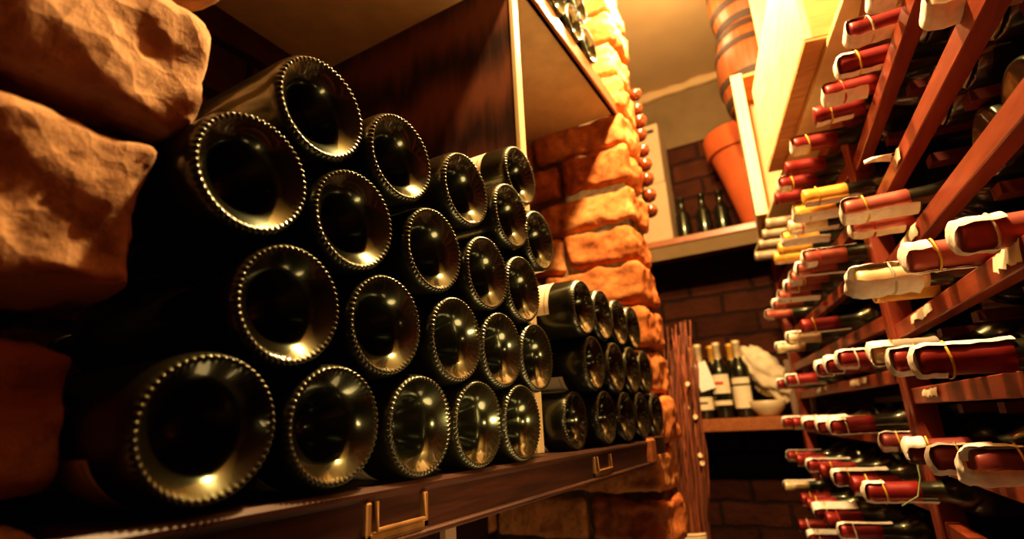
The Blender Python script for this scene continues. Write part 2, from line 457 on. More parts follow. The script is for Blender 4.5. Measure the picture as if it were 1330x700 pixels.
def end_pillar():
    X1, Y0, Y1 = -.030, .95, 1.085
    bm = bmesh.new()
    aabox(bm, -.49, X1-.014, Y0+.014, Y1-.012, 0, ZO+1.68)
    for f in bm.faces: f.material_index = 1
    k = 0; z = ZO-.251-.097*8
    while z < ZO+1.66:
        r = random.Random(int((z-ZO)*1000)+5)
        zc = z+.0485; h = .083 if abs(zc-ZO-.28) > .05 else .086
        fine = -.4 < z-ZO < 1.05
        Ls = [.235, .20, .06] if k % 2 else [.165, .215, .09]
        x = X1 + r.uniform(-.004, .006)
        for i, L in enumerate(Ls):
            c = (x-L/2, (Y0+Y1)/2 + r.uniform(-.004, .003), zc + r.uniform(-.002, .002))
            a = r.uniform(-.012, .012)
            ax = (Vector((1, 0, a)).normalized(), Vector((0, 1, 0)), Vector((-a, 0, 1)).normalized())
            rock(bm, c, (L, Y1-Y0+.012, h), .009, .0085 if i == 0 else .006, 24, k*7+i, n=(26, 20, 13) if fine else (5, 4, 3), ax=ax)
            x -= L+.013
        k += 1; z += .097
    return struct('brick_pillar', bm, [M['brick'], M['mortar']], 'far pillar of rough orange bricks at the end of the bottle stacks', smooth=True)
end_pillar()

def near_pillar():
    bm = bmesh.new()
    aabox(bm, -.49, -.075, -.62, -.075, 0, ZO+1.68)
    for f in bm.faces: f.material_index = 1
    r = random.Random(4)
    corner = {0: (-.016, .260, .352), 1: (-.018, .168, .252), 2: (-.034, .064, .150), 3: (-.040, -.022, .047), 4: (-.044, -.118, -.037)}
    depth = {0: -.014, 1: -.012, 2: -.015, 3: -.050, 4: -.045}
    rows = [(corner[k][0], corner[k][1], corner[k][2], k, True) for k in corner]
    z = .366; k = 5
    while z < 1.62: rows.append((-.04+r.uniform(-.008, .008), z, z+.084, k, False)); z += .1; k += 1
    z = -.216
    while z > -1.1: rows.append((-.045+r.uniform(-.006, .006), z, z+.084, k, False)); z -= .1; k += 1
    for (yc, z0, z1, k, fine) in rows:
        L = .25 if k % 2 else .15
        X1 = depth.get(k, -.03) + (r.uniform(-.004, .004) if not fine else 0)
        y = yc
        for i in range(3):
            a = {2: .05, 1: -.03}.get(k, r.uniform(-.02, .02)) if i == 0 else 0
            ax = (Vector((1, 0, 0)), Vector((0, 1, a)).normalized(), Vector((0, -a, 1)).normalized())
            rock(bm, (X1-.075, y-L/2, ZO+(z0+z1)/2), (.15, L, z1-z0), .008, .0065, 26, k*5+i+2,
                 n=(22, 46, 20) if (fine and i == 0) else (4, 6, 4), ax=ax)
            y -= L+.016; L = .23
    return struct('brick_pillar', bm, [M['brick_near'], M['mortar_dark']], 'near pillar of rough brown bricks beside the first bottles', smooth=True)
near_pillar()

# ------------------------------------------------------------------ shelving on the left
def shelving():
    t = empty('shelf_unit', (-.2, .4, 0))
    tag(t, 'dark wooden shelf unit built between two brick pillars', 'shelf')
    zt = ZO-.0412
    bm = bmesh.new(); aabox(bm, -.499, -.016, -.045, .935, zt-.03, zt, .001); obj('shelf_board', bm, M['shelfwood'], t)
    bm = bmesh.new()
    aabox(bm, -.016, -.004, -.075, .792, ZO-.0790, zt-.0005, .0015)
    aabox(bm, -.016, -.001, -.075, .792, ZO-.0500, zt, .003)
    aabox(bm, -.016, .0015, -.075, .792, ZO-.0815, ZO-.0765, .0015)
    obj('front_rail', bm, M['shelfwood'], t)
    bm = bmesh.new(); aabox(bm, -.016, .005, .766, .800, ZO-.080, zt+.003, .004)
    o = obj('end_block', bm, M['railwood'], t); o['label'] = 'orange-brown block at the rail end'
    # partition with pale lipping
    bm = bmesh.new(); aabox(bm, -.499, -.053, .452, .467, zt, ZO+.70); obj('partition', bm, M['partwood'], t)
    bm = bmesh.new(); aabox(bm, -.053, -.045, .451, .468, zt, ZO+.70, .001)
    o = obj('edge_strip', bm, M['edgewood'], t); o['label'] = 'pale edge strip of the partition'
    bm = bmesh.new(); aabox(bm, -.499, -.050, -.045, .94, ZO+.700, ZO+.742)
    o = obj('upper_board', bm, M['palepanel'], t); o['label'] = 'pale underside of the upper shelf'
    bm = bmesh.new()
    aabox(bm, -.050, -.040, -.045, .955, ZO+.698, ZO+.7445, .002)
    aabox(bm, -.050, -.036, -.045, .955, ZO+.698, ZO+.708, .002)
    obj('upper_rail', bm, M['railwood'], t)
    # lower carcass
    bm = bmesh.new(); aabox(bm, -.45, -.035, .238, .252, 0, zt-.03); obj('lower_partition', bm, M['shelfwood'], t)
    bm = bmesh.new(); aabox(bm, -.035, -.029, .237, .253, 0, zt-.03); obj('lower_edge_strip', bm, M['greybox'], t)
    bm = bmesh.new(); aabox(bm, -.46, -.44, -.045, .94, 0, zt-.03); obj('back_panel', bm, M['shelfwood'], t)
    # brass card holders screwed on the rail
    for (ya, yb) in ((.114, .179), (.523, .588)):
        bm = bmesh.new(); x = -.004
        zb, zu = ZO-.0715, ZO-.0505
        for (a, b, c, d) in ((ya, ya+.0050, zb-.004, zu), (yb-.006, yb, zb-.004, zu), (ya, yb, zb-.004, zb+.0015)):
            aabox(bm, x-.001, x+.0035, a, b, c, d, .001)
        tube(bm, [(x+.0035, ya+.009, zu), (x+.0045, ya+.009, zb+.003), (x+.0045, yb-.006, zb+.003), (x+.0035, yb-.006, zu)], .0016, 8)
        n = 24; top = []; bot = []
        for i in range(n+1):
            u = i/n; y = ya+(yb-ya)*u
            sc_ = .0048+.0038*max(0, math.sin(PI*u))**2 + .0013*abs(math.sin(PI*u*4))
            top.append((y, zb)); bot.append((y, zb-.002-sc_))
        va = [bm.verts.new((x+.0022, p[0], p[1])) for p in top]; vb = [bm.verts.new((x+.0022, p[0], p[1])) for p in bot]
        for i in range(n): bm.faces.new((va[i], va[i+1], vb[i+1], vb[i]))
        h = obj('card_holder', bm, M['brass'], t); h['label'] = 'brass card holder on the shelf rail'
        bm = bmesh.new()
        for v in ((ya+yb)/2,):
            bmesh.ops.create_uvsphere(bm, u_segments=10, v_segments=6, radius=.0013, matrix=Matrix.Translation((x+.0028, v, zb-.0055)))
        obj('screw', bm, M['black'], h, local=False) if False else None
        bm.free()
shelving()

# ------------------------------------------------------------------ stacked bottles
RB = .0402
def big_bottle_meshes():
    K = 56; n = K*6
    prof = [(-.0440, 0), (-.0434, .0035), (-.0415, .0070), (-.0375, .0108), (-.0320, .0140), (-.0255, .0168), (-.0190, .0192), (-.0140, .0212), (-.0104, .0232), (-.0078, .0254), (-.0056, .0278),
            (-.0036, .0302), (-.0018, .0324), (-.0006, .0340), (.0001, .0350), (.0002, .0357), (.0000, .0364), (-.0006, .0372), (-.0016, .0382), (-.0034, .0392), (-.0065, .0399), (-.011, .0402), (-.02, RB), (-.06, RB), (-.175, RB), (-.187, .0394), (-.199, .0366), (-.211, .0310),
            (-.222, .0240), (-.232, .0186), (-.242, .0162), (-.256, .0152), (-.272, .0147), (-.290, .0145), (-.2905, .0162), (-.298, .0160), (-.2985, .0120), (-.2985, 0)]
    def knurl(a, r, t):
        w = 0
        if .0335 < r < .0385 and a > -.0035:
            w = math.exp(-((r-.0362)/.0013)**2)
        k = abs(math.cos(K*t/2))
        return a + .0016*w*(k-.3), r + .0006*w*k
    bm = bmesh.new()
    fs = lathe(bm, prof, n, 'X', 0, knurl)
    for f in fs:
        if math.hypot(f.calc_center_median().y, f.calc_center_median().z) < .0345 and f.calc_center_median().x > -.03: f.material_index = 1
    bmesh.ops.recalc_face_normals(bm, faces=bm.faces)
    me = bpy.data.meshes.new('stack_bottle'); bm.to_mesh(me); bm.free()
    me.materials.append(M['glass']); me.materials.append(M['base']); me.shade_smooth()
    # wrap label, centred on local -Z
    bm = bmesh.new(); R = RB+.0004
    def patch(a0, a1, t0, t1, R, mi, m=24):
        pr = None
        for i in range(m+1):
            t = t0+(t1-t0)*i/m
            q = (bm.verts.new((a0, R*math.sin(t), -R*math.cos(t))), bm.verts.new((a1, R*math.sin(t), -R*math.cos(t))))
            if pr:
                f = bm.faces.new((pr[0], pr[1], q[1], q[0])); f.material_index = mi
            pr = q
    patch(-.036, -.125, -1.0, 1.0, R, 0, 40)
    patch(-.042, -.0428, -.95, .95, R+.0002, 1); patch(-.1185, -.1195, -.95, .95, R+.0002, 1)
    patch(-.075, -.088, -.7, .7, R+.0002, 1); patch(-.098, -.102, -.5, .5, R+.0002, 2)
    lm = bpy.data.meshes.new('bottle_label'); bm.to_mesh(lm); bm.free()
    for k in ('label', 'ink', 'redink'): lm.materials.append(M[k])
    lm.shade_smooth()
    return me, lm
BIG, BIGLABEL = big_bottle_meshes()
ORD = ['first', 'second', 'third', 'fourth', 'fifth', 'sixth', 'seventh', 'eighth', 'ninth', 'tenth', 'eleventh', 'twelfth']
ROW = ['bottom', 'second', 'third', 'fourth', 'top']
def big_bottle(x, y, z, label, group, turn=0.0, yaw=0.0):
    t = bpy.data.objects.new('wine_bottle', None); link(t); t.empty_display_size = .03
    t.location = (x, y, ZO+z); t.rotation_euler = (0, 0, yaw)
    tag(t, label, 'bottle', group)
    g = bpy.data.objects.new('glass_body', BIG); g.parent = t; g.rotation_euler = (rnd.uniform(0, 6.28), 0, 0); link(g)
    l = bpy.data.objects.new('label', BIGLABEL); l.parent = t; l.rotation_euler = (turn, 0, 0); link(l); l['label'] = 'cream paper label'
    return t
for ri, row in enumerate(NEAR_STACK):
    for ci, (x, y, z) in enumerate(row):
        if ri == 4: lab = 'lone dark wine bottle on top of the near stack, cream label on its upper side'
        else: lab = 'dark wine bottle lying base outward, %s from left in %s row of near stack' % (ORD[ci], ROW[ri])
        turn = rnd.uniform(-.30, -.15) if ri == 0 else rnd.uniform(1.5, 2.3)
        if ri == 4: turn = PI+1.0
        big_bottle(x, y, z, lab, 'wine bottles in the near stack', turn, rnd.uniform(-.012, .012))
for ri, row in enumerate(FAR_STACK):
    for ci, (x, y, z) in enumerate(row):
        lab = 'dark wine bottle beyond the partition, %s from left in %s row of far stack' % (ORD[ci], ['bottom', 'middle', 'upper'][ri])
        turn = rnd.uniform(-.3, -.1) if ri != 2 else -2.3
        big_bottle(x, y, z, lab, 'wine bottles in the far stack', turn, 0)
zu = .745+.0404
for ri, ys in enumerate(((.785, .70, .615, .53), (.7425, .6575, .5725))):
    for ci, y in enumerate(ys):
        big_bottle(-.034, y, zu+.0735*ri, 'dark wine bottle on the upper shelf, %s from brick pillar in its %s row' % (ORD[ci], ['lower', 'upper'][ri]),
                   'wine bottles on the upper shelf', rnd.uniform(-1, 1))

# ------------------------------------------------------------------ red wooden rack on the right
NEAR_TOPS = [.545, .43, .325, .224, .124, .021, -.078, -.175, -.272, -.37]
FAR_TOPS = [.545, .4445, .3465, .2555, .1495, .0565, -.0505, -.1455, -.2475, -.3355]
def rack():
    t = empty('wine_rack', P)
    tag(t, 'tall red-brown wooden wine rack with a bent front along right wall', 'wine rack')
    H = .024
    for i, z in enumerate(NEAR_TOPS):
        bm = bmesh.new(); h = H if i else .03
        box(bm, nearp(-.52, .010, z-h/2), (1.04, .020, h), (dN, nN, UP), .0012)
        obj('front_rail', bm, M['rack'], t)
        bm = bmesh.new(); box(bm, nearp(-.52, .25, z-.045), (1.04, .03, .025), (dN, nN, UP)); obj('rear_rail', bm, M['rackdark'], t)
    for i, z in enumerate(FAR_TOPS):
        bm = bmesh.new(); h = H if i else .03
        box(bm, farp(.52, .010, z-h/2), (1.04, .020, h), (dF, nF, UP), .0012)
        obj('front_rail', bm, M['rack'], t)
        bm = bmesh.new(); box(bm, farp(.56, .25, z-.045), (1.04, .03, .025), (dF, nF, UP)); obj('rear_rail', bm, M['rackdark'], t)
    # posts: a doubled one at the bend, one at the far end, one behind the viewer
    for s in (-.0115, .0115):
        bm = bmesh.new()
        d, n = (dN, nN) if s < 0 else (dF, nF)
        box(bm, P+d*s+n*.013+UP*(ZO+.53)/2, (.0215, .034, ZO+.53), (d, n, UP), .0015); obj('post', bm, M['rackpost'], t)
    bm = bmesh.new(); box(bm, farp(1.03, .012, 0)*1+UP*(-ZO+(ZO+.53)/2), (.04, .034, ZO+.53), (dF, nF, UP), .0015); obj('post', bm, M['rackpost'], t)
    bm = bmesh.new(); box(bm, nearp(-1.02, .012, 0)+UP*(-ZO+(ZO+.53)/2), (.04, .034, ZO+.53), (dN, nN, UP), .0015); obj('post', bm, M['rackpost'], t)
    # slats under the bottles
    for z in NEAR_TOPS[1:6]:
        for k in range(6):
            s = -.90+.15*k
            bm = bmesh.new(); box(bm, nearp(s, .16, z-.033), (.022, .27, .012), (dN, nN, UP)); obj('slat', bm, M['rackdark'], t)
    # deck board carrying the crates
    bm = bmesh.new(); box(bm, farp(.22, .13, .5515), (1.50, .38, .012), (dF, nF, UP), .001)
    o = obj('deck_board', bm, M['palepanel'], t); o['label'] = 'pale board on top of the rack'
    # tattered shelf tickets
    def ticket(bay, s0, s1, ztop, hgt, sd, drop=.0):
        f = nearp if bay == 'n' else farp
        bm = bmesh.new(); n = 10; r = random.Random(sd); pr = None
        for i in range(n+1):
            s = s0+(s1-s0)*i/n
            a = bm.verts.new(f(s, -.0012-.0012*r.random(), ztop-r.uniform(.000, .003)))
            m = bm.verts.new(f(s, -.0020-.002*r.random(), ztop-hgt*.5))
            b = bm.verts.new(f(s, -.0012-.003*r.random()-drop, ztop-hgt+r.uniform(-.003, .003)))
            if pr: bm.faces.new((pr[0], a, m, pr[1])); bm.faces.new((pr[1], m, b, pr[2]))
            pr = (a, m, b)
        o = obj('shelf_ticket', bm, M['paper'], t, smooth=True); o['label'] = 'tattered pale paper ticket stuck on a rail'
    ticket('n', -.285, -.195, .2225, .016, 1); ticket('n', -.255, -.145, .1225, .014, 2)
    ticket('n', -.18, -.105, .018, .012, 3); ticket('n', -.535, -.475, .1235, .018, 4, .002)
    ticket('f', .20, .33, .054, .013, 5); ticket('f', .57, .71, .054, .012, 6)
    ticket('n', -.30, -.262, .3235, .018, 8)
rack()

# a single folded paper flag tucked on the second rail
def paper_flag():
    bm = bmesh.new()
    a = nearp(-.262, -.001, .3255); pts = [(-.0, .002), (.012, .0035), (.024, .0035), (.034, .001)]
    d = -nN
    g = []
    for (u, v) in pts:
        w = .015*(1-u/.042)
        g.append([bm.verts.new(a + d*u + dN*(k*w) + UP*(v - abs(k)*.005)) for k in (-1, 0, 1)])
    for A, B in zip(g, g[1:]):
        for i in range(2): bm.faces.new((A[i], A[i+1], B[i+1], B[i]))
    o = obj('paper_flag', bm, M['tagpaper'])
    tag(o, 'small folded white paper sticking out from a rack rail, no bottle', 'paper')
paper_flag()

# ------------------------------------------------------------------ bottles lying in the rack
CACHE = {}
def rack_glass(slim):
    k = ('g', slim)
    if k in CACHE: return CACHE[k]
    R = .029 if slim else .0370
    prof = [(.0, 0), (.0002, .0120), (.030, .0136), (.058, .0139), (.085, .0146), (.100, .0160), (.112, .0205 if not slim else .018), (.124, R*.80), (.138, R*.95), (.152, R), (.20, R), (.296, R), (.300, R*.93), (.300, R*.8), (.285, 0)]
    bm = bmesh.new(); lathe(bm, prof, 28); bmesh.ops.recalc_face_normals(bm, faces=bm.faces)
    me = bpy.data.meshes.new('rack_bottle'); bm.to_mesh(me); bm.free(); me.materials.append(M['glass']); me.shade_smooth()
    CACHE[k] = me; return me
def capsule(col, L=.068):
    k = ('c', col)
    if k in CACHE: return CACHE[k]
    prof = [(-.0006, 0), (-.0006, .0120), (.0004, .0142), (.003, .0150), (.012, .0150), (.0135, .0144), (.03, .0145), (.055, .0149), (L, .0152), (L+.0004, .0147)]
    bm = bmesh.new(); lathe(bm, prof, 28); bmesh.ops.recalc_face_normals(bm, faces=bm.faces)
    me = bpy.data.meshes.new('foil_capsule'); bm.to_mesh(me); bm.free(); me.materials.append(M['cap_'+col]); me.shade_smooth()
    CACHE[k] = me; return me
def tagmesh(style, var, L=.088):
    """folded paper strip held round a bottle neck; long leaf on local -Z."""
    k = ('t', style, var, L)
    if k in CACHE: return CACHE[k]
    r = random.Random(hash(style) % 97 + var*13 if False else sum(map(ord, style))+var*13)
    bm = bmesh.new()
    if style == 'thin':
        path = [(L, -.0160), (L*.7, -.0162), (L*.35, -.0164), (.010, -.0166), (.0, -.0164)]; wid = .62
    elif style == 'crumple':
        wid = 1.15
        path = [(min(L, .06), -.0172), (.03, -.0178), (.015, -.0188), (.002, -.0190), (-.007, -.0165), (-.012, -.0090), (-.013, .0), (-.011, .010),
                (-.005, .0172), (.006, .0190), (.02, .0180), (min(L, .044), .0170)]
    else:
        path = [(L, -.0168), (L*.75, -.0162), (L*.45, -.0164), (L*.2, -.0168), (.004, -.0168), (-.0025, -.0150), (-.0048, -.0085), (-.0054, .0), (-.0046, .008),
                (-.002, .0148), (.004, .0166), (.012, .0165), (.018 + .006*(var % 2), .0162)]; wid = .92
    fine = []
    for (a0, z0), (a1, z1) in zip(path, path[1:]):
        for q in range(3): fine.append((a0+(a1-a0)*q/3, z0+(z1-z0)*q/3))
    fine.append(path[-1]); m = 12; g = []
    sv = Vector((var*4.1+len(style), 2.2, 1.3))
    for (a, z) in fine:
        row = []
        for j in range(m+1):
            t = (-1+2*j/m)*wid
            R = .0168 if style != 'crumple' else .0186
            y = R*math.sin(t)
            zz = z*max(.1, math.cos(t))**.55
            p = Vector((a, y, zz))
            nz = noise.noise_vector(p*90+sv)*(.0008 if style != 'crumple' else .0026)
            cr = math.sin(a*330+var)*.0003*(1 if a > .01 else 2.2)
            row.append(bm.verts.new(p+nz+Vector((0, 0, cr))))
        g.append(row)
    for A, B in zip(g, g[1:]):
        for j in range(m): bm.faces.new((A[j], A[j+1], B[j+1], B[j]))
    me = bpy.data.meshes.new('paper_tag'); bm.to_mesh(me); bm.free(); me.materials.append(M['tagpaper']); me.shade_smooth()
    CACHE[k] = me; return me
def band(col):
    k = ('b', col)
    if k in CACHE: return CACHE[k]
    bm = bmesh.new(); n = 24; pts = []
    g = []
    for i in range(n):
        t = 2*PI*i/n; R = .0172
        c = Vector((.022+.0012*math.sin(2*t), R*math.cos(t)*.97, R*math.sin(t)))
        rad = Vector((0, math.cos(t), math.sin(t)))
        g.append([bm.verts.new(c + rad*(.0009*math.cos(q)) + Vector((1, 0, 0))*(.0014*math.sin(q))) for q in (0, PI/2, PI, 3*PI/2)])
    for i in range(n):
        A, B = g[i], g[(i+1) % n]
        for q in range(4): bm.faces.new((A[q], A[(q+1) % 4], B[(q+1) % 4], B[q]))
    me = bpy.data.meshes.new('rubber_band'); bm.to_mesh(me); bm.free(); me.materials.append(M['band_'+col]); me.shade_smooth()
    CACHE[k] = me; return me
def belly_label():
    if 'bl' in CACHE: return CACHE['bl']
    bm = bmesh.new()
    def patch(a0, a1, t0, t1, R, mi, m=20, ring=None):
        pr = None
        for i in range(m+1):
            t = t0+(t1-t0)*i/m
            q = (bm.verts.new((a0, R*math.sin(t), -R*math.cos(t))), bm.verts.new((a1, R*math.sin(t), -R*math.cos(t))))
            if pr: f = bm.faces.new((pr[0], pr[1], q[1], q[0])); f.material_index = mi
            pr = q
    patch(.165, .285, -1.0, 1.0, .0373, 1)
    patch(.165, .185, -1.0, 1.0, .0375, 0)
    pts = [(.235+.030*math.cos(t)*(1 if math.cos(t) < .3 else .8), .55*math.sin(t)) for t in [2*PI*i/28 for i in range(28)]]
    R = .0376; A = []
    for (a, t) in pts:
        A.append((bm.verts.new((a, R*math.sin(t), -R*math.cos(t))), bm.verts.new((.235+(a-.235)*.88, R*math.sin(t*.88), -R*math.cos(t*.88)))))
    for i in range(28):
        j = (i+1) % 28; bm.faces.new((A[i][0], A[j][0], A[j][1], A[i][1]))
    me = bpy.data.meshes.new('label'); bm.to_mesh(me); bm.free(); me.materials.append(M['label']); me.materials.append(M['black'])
    CACHE['bl'] = me; return me

DESC = {'red': 'red', 'gold': 'golden', 'cream': 'cream', 'brown': 'brown-red', 'grey': 'shade-toned white', 'pink': 'dusty pink', 'maroon': 'maroon', 'white': 'whitish', 'black': 'black'}
TAGD = {'under': 'paper folded below', 'over': 'paper folded on top', 'thin': 'thin paper strip', 'crumple': 'crumpled paper', 'none': 'no paper'}
count = {}
def rack_bottle(bay, lvl, x, y, z, col, style, idx):
    side = 'far' if bay == 'far' else 'near'
    n = nF if bay == 'far' else nN
    off = (Vector((x, y, 0))-P).dot(n)
    t = bpy.data.objects.new('wine_bottle', None); link(t); t.empty_display_size = .03
    t.location = (x, y, ZO+z)
    yaw = math.atan2(n.y, n.x); t.rotation_euler = (0, rnd.uniform(-.015, .015), yaw+rnd.uniform(-.02, .02))
    o = bpy.data.objects.new('glass_body', rack_glass(bay == 'slim')); o.parent = t; link(o)
    o = bpy.data.objects.new('capsule', capsule(col, .034 if col == 'black' else .068)); o.parent = t; link(o); o['label'] = DESC[col]+' foil capsule'
    if style == 'bare': 
        o = bpy.data.objects.new('label', belly_label()); o.parent = t; o.rotation_euler = (rnd.uniform(-.3, .1), 0, 0); link(o)
        return t
    roll = rnd.uniform(-.55, .55) + (PI if style == 'over' else 0)
    if style != 'none':
        v = rnd.randrange(4)
        tm = tagmesh('under' if style == 'over' else style, v, .088 if bay == 'far' else .052 if bay == 'slim' else max(.030, round(-off-.004, 3)))
        o = bpy.data.objects.new('paper_tag', tm); o.parent = t; o.rotation_euler = (roll, 0, 0); link(o); o['label'] = 'white folded paper tag'
        bc = rnd.choice('yyrw') if col not in ('maroon',) else 'y'
        o = bpy.data.objects.new('rubber_band', band(bc)); o.parent = t; link(o)
        if style == 'crumple': o.location.x = .012; o.scale = (1, 1.1, 1.1)
    return t
groups = {}
for r in RACK:
    bay, lvl, x, y, z, col, style = r
    side = 'far' if bay == 'far' else 'near'
    d = dF if side == 'far' else dN
    s = (Vector((x, y, 0))-P).dot(d)
    groups.setdefault((side, lvl), []).append((abs(s) if side == 'near' else s, r))
for (side, lvl), L in groups.items():
    L.sort(key=lambda q: q[0])
    for i, (s, r) in enumerate(L):
        t = rack_bottle(*r, i)
        where = '%s %s rack post, %s rail' % (ORD[i], 'beyond' if side == 'far' else 'before', ORD[lvl])
        tag(t, 'bottle neck, %s capsule, %s, %s' % (DESC[r[5]], TAGD[r[6]], where), 'bottle', 'bottle necks in the wine rack')
# bottles lying deep in the near bay, seen from below
for lv, z in ((0, .43), (1, .325), (2, .224)):
    for i in range(6):
        s = -.80+.085*i+.02*lv
        if lv == 2: s = -.86+.085*i
        p = nearp(s, .335, z+.026)
        t = rack_bottle('near', lv, p.x, p.y, z+.026, 'black', 'bare', i)
        t.rotation_euler = (0, 0, math.atan2(nN.y, nN.x)+PI)
        tag(t, 'dark bottle lying neck inward behind the %s rail, label below, %s from the viewer' % (ORD[lv], ORD[i]), 'bottle', 'bottles lying deep in the wine rack')
# loose end of string on the maroon bottle row
bm = bmesh.new()
a = nearp(-.10, -.03, -.085)
tube(bm, [a+UP*.03+nN*.02, a+UP*.012-dN*.006, a-UP*.02, a-UP*.045-nN*.008, a-UP*.058-nN*.03], .0011, 6)
tag(obj('string', bm, M['string'], smooth=True), 'loose green string hanging in front of the rack post', 'string')

# ------------------------------------------------------------------ pine crates on the rack deck
def board(name, parent, c, s, ax, m, label=None):
    bm = bmesh.new(); box(bm, c, s, ax, .001); o = obj(name, bm, m, parent)
    if label: o['label'] = label
    return o
def crates():
    AX = (dF, nF, UP)
    zb = .5590
    # crate lying flat, near end towards the viewer
    O = Vector((.349, .698, 0)); L, W, Hh, T = .50, .33, .225, .011
    t = empty('wooden_crate', O+UP*(ZO+zb))
    tag(t, 'pine wine crate lying flat on the rack deck, its side brightly lit', 'crate')
    q = lambda l, w, h: O + dF*l + nF*w + UP*(ZO+zb+h)
    npl = 6
    for k in range(npl):
        l = L*(k+.5)/npl
        board('bottom_board', t, q(l, W/2, .006), (L/npl-.0016, W, .011), AX, M['pinex'])
    board('side_panel', t, q(L/2, T/2, Hh/2+.006), (L, T, Hh), AX, M['pine'])
    board('side_panel', t, q(L/2, W-T/2, Hh/2+.006), (L, T, Hh), AX, M['pine'])
    board('end_panel', t, q(T/2, W/2, Hh/2+.006), (T, W-2*T, Hh), AX, M['pinex'])
    board('end_panel', t, q(L-T/2, W/2, Hh/2+.006), (T, W-2*T, Hh), AX, M['pinex'])
    # crate on end, open mouth towards the viewer
    d2 = Vector((-.07, .9975, 0)).normalized(); n2 = Vector((d2.y, -d2.x, 0)); AX = (d2, n2, UP)
    O = Vector((.189, 1.50, 0)); D, W, Hh = .42, .33, .485
    t = empty('wooden_crate', O+UP*(ZO+zb))
    tag(t, 'open pine crate standing on end behind the flat crate', 'crate')
    q = lambda l, w, h: O + d2*l + n2*w + UP*(ZO+zb+h)
    board('side_panel', t, q(D/2, T/2, Hh/2), (D, T, Hh), AX, M['pinez'])
    board('side_panel', t, q(D/2, W-T/2, Hh/2), (D, T, Hh), AX, M['pinez'])
    for k in range(5): board('bottom_board', t, q(D*(k+.5)/5, W/2, .006), (D/5-.0016, W-2*T, .011), AX, M['pinex'])
    board('top_board', t, q(D/2, W/2, Hh-.006), (D, W-2*T, .011), AX, M['pinex'])
    board('back_panel', t, q(.17, W/2, Hh/2), (.011, W-2*T, Hh-.024), AX, M['pinez'])
    board('front_stile', t, q(-.006, .017, Hh/2), (.011, .034, Hh), AX, M['pinez'])
    # lid standing on the open crate
    bm = bmesh.new()
    for k in range(3):
        box(bm, q(.03, .15+.1*k, Hh+.20), (.012, .098, .38), AX, .001)
    box(bm, q(.039, .25, Hh+.08), (.012, .29, .04), AX); box(bm, q(.039, .25, Hh+.32), (.012, .29, .04), AX)
    tag(obj('crate_lid', bm, M['pinez']), 'pine crate lid standing upright on the open crate', 'lid')
crates()

# ------------------------------------------------------------------ two small barrels
def barrel(x, y, z0, h, R, label):
    t = empty('wooden_barrel', (x, y, z0)); tag(t, label, 'barrel', 'small barrels stacked by the crates')
    def rad(u): return R*(.80+.20*math.sin(PI*u)**.9)
    bm = bmesh.new()
    K = 20
    def st(a, r, th):
        return a, r*(1-.010*(abs(math.cos(K*th/2))**14))
    lathe(bm, [(0.008, 0), (.008, rad(0)-.012), (0, rad(0)-.010)] + [(h*u/14, rad(u/14)) for u in range(15)] + [(h, rad(1)-.010), (h-.008, rad(1)-.012), (h-.008, 0)], K*6, 'Z', 0, st)
    bmesh.ops.recalc_face_normals(bm, faces=bm.faces)
    obj('staves', bm, M['oak'], t, smooth=True, local=True)
    for u in (.07, .29, .71, .93):
        bm = bmesh.new(); w = .012
        r0, r1 = rad(u-w/h)+.001, rad(u+w/h)+.001
        lathe(bm, [(h*u-w, r0), (h*u-w, r0+.002), (h*u+w, r1+.002), (h*u+w, r1)], 64, 'Z')
        bmesh.ops.recalc_face_normals(bm, faces=bm.faces)
        obj('hoop', bm, M['hoop'], t, smooth=False, local=True)
zt = ZO+.559+.4855
barrel(.262, 1.755, zt, .315, .132, 'small oak barrel standing on the open crate, lower of two')
barrel(.266, 1.760, zt+.3155, .300, .125, 'small oak barrel stacked on another barrel, upper of two')

# ------------------------------------------------------------------ back wall shelves and what stands on them
def back_shelf(name, z, y0, th, label, under):
    bm = bmesh.new(); aabox(bm, -.495, .60, y0, 2.418, ZO+z-th, ZO+z, .003)
    t = obj(name, bm, M['railwood']); tag(t, label, 'shelf')
    return t
back_shelf('wall_shelf', .752, 2.12, .030, 'upper wooden shelf on the back wall under the terracotta pot', True)
back_shelf('wall_shelf', -.021, 2.12, .050, 'lower wooden shelf on the back wall under the labelled bottles', False)
bm = bmesh.new(); aabox(bm, -.49, .59, 2.128, 2.140, ZO+.662, ZO+.7215); o = obj('trim_2', bm, M['plaster_dull']); o['kind'] = 'structure'

def white_box(x0, x1, y0, y1, z0, z1, label, slot):
    bm = bmesh.new(); aabox(bm, x0, x1, y0, y1, z0, z1, .004)
    t = obj('white_box', bm, M['whitebox']); tag(t, label, 'box', 'white boxes on the upper shelf')
    if slot:
        c = t.location
        bm = bmesh.new(); aabox(bm, x1-.085, x1-.018, y0-.0015, y0+.004, z1-.050, z1-.026, .004)
        o = obj('hand_slot', bm, M['black'], t)
white_box(-.42, -.213, 2.25, 2.40, ZO+.752, ZO+1.085, 'plain tall white box standing on the upper back shelf, lower of two', False)
white_box(-.42, -.216, 2.25, 2.40, ZO+1.0855, ZO+1.405, 'white box with black hand slot stacked on another white box', True)

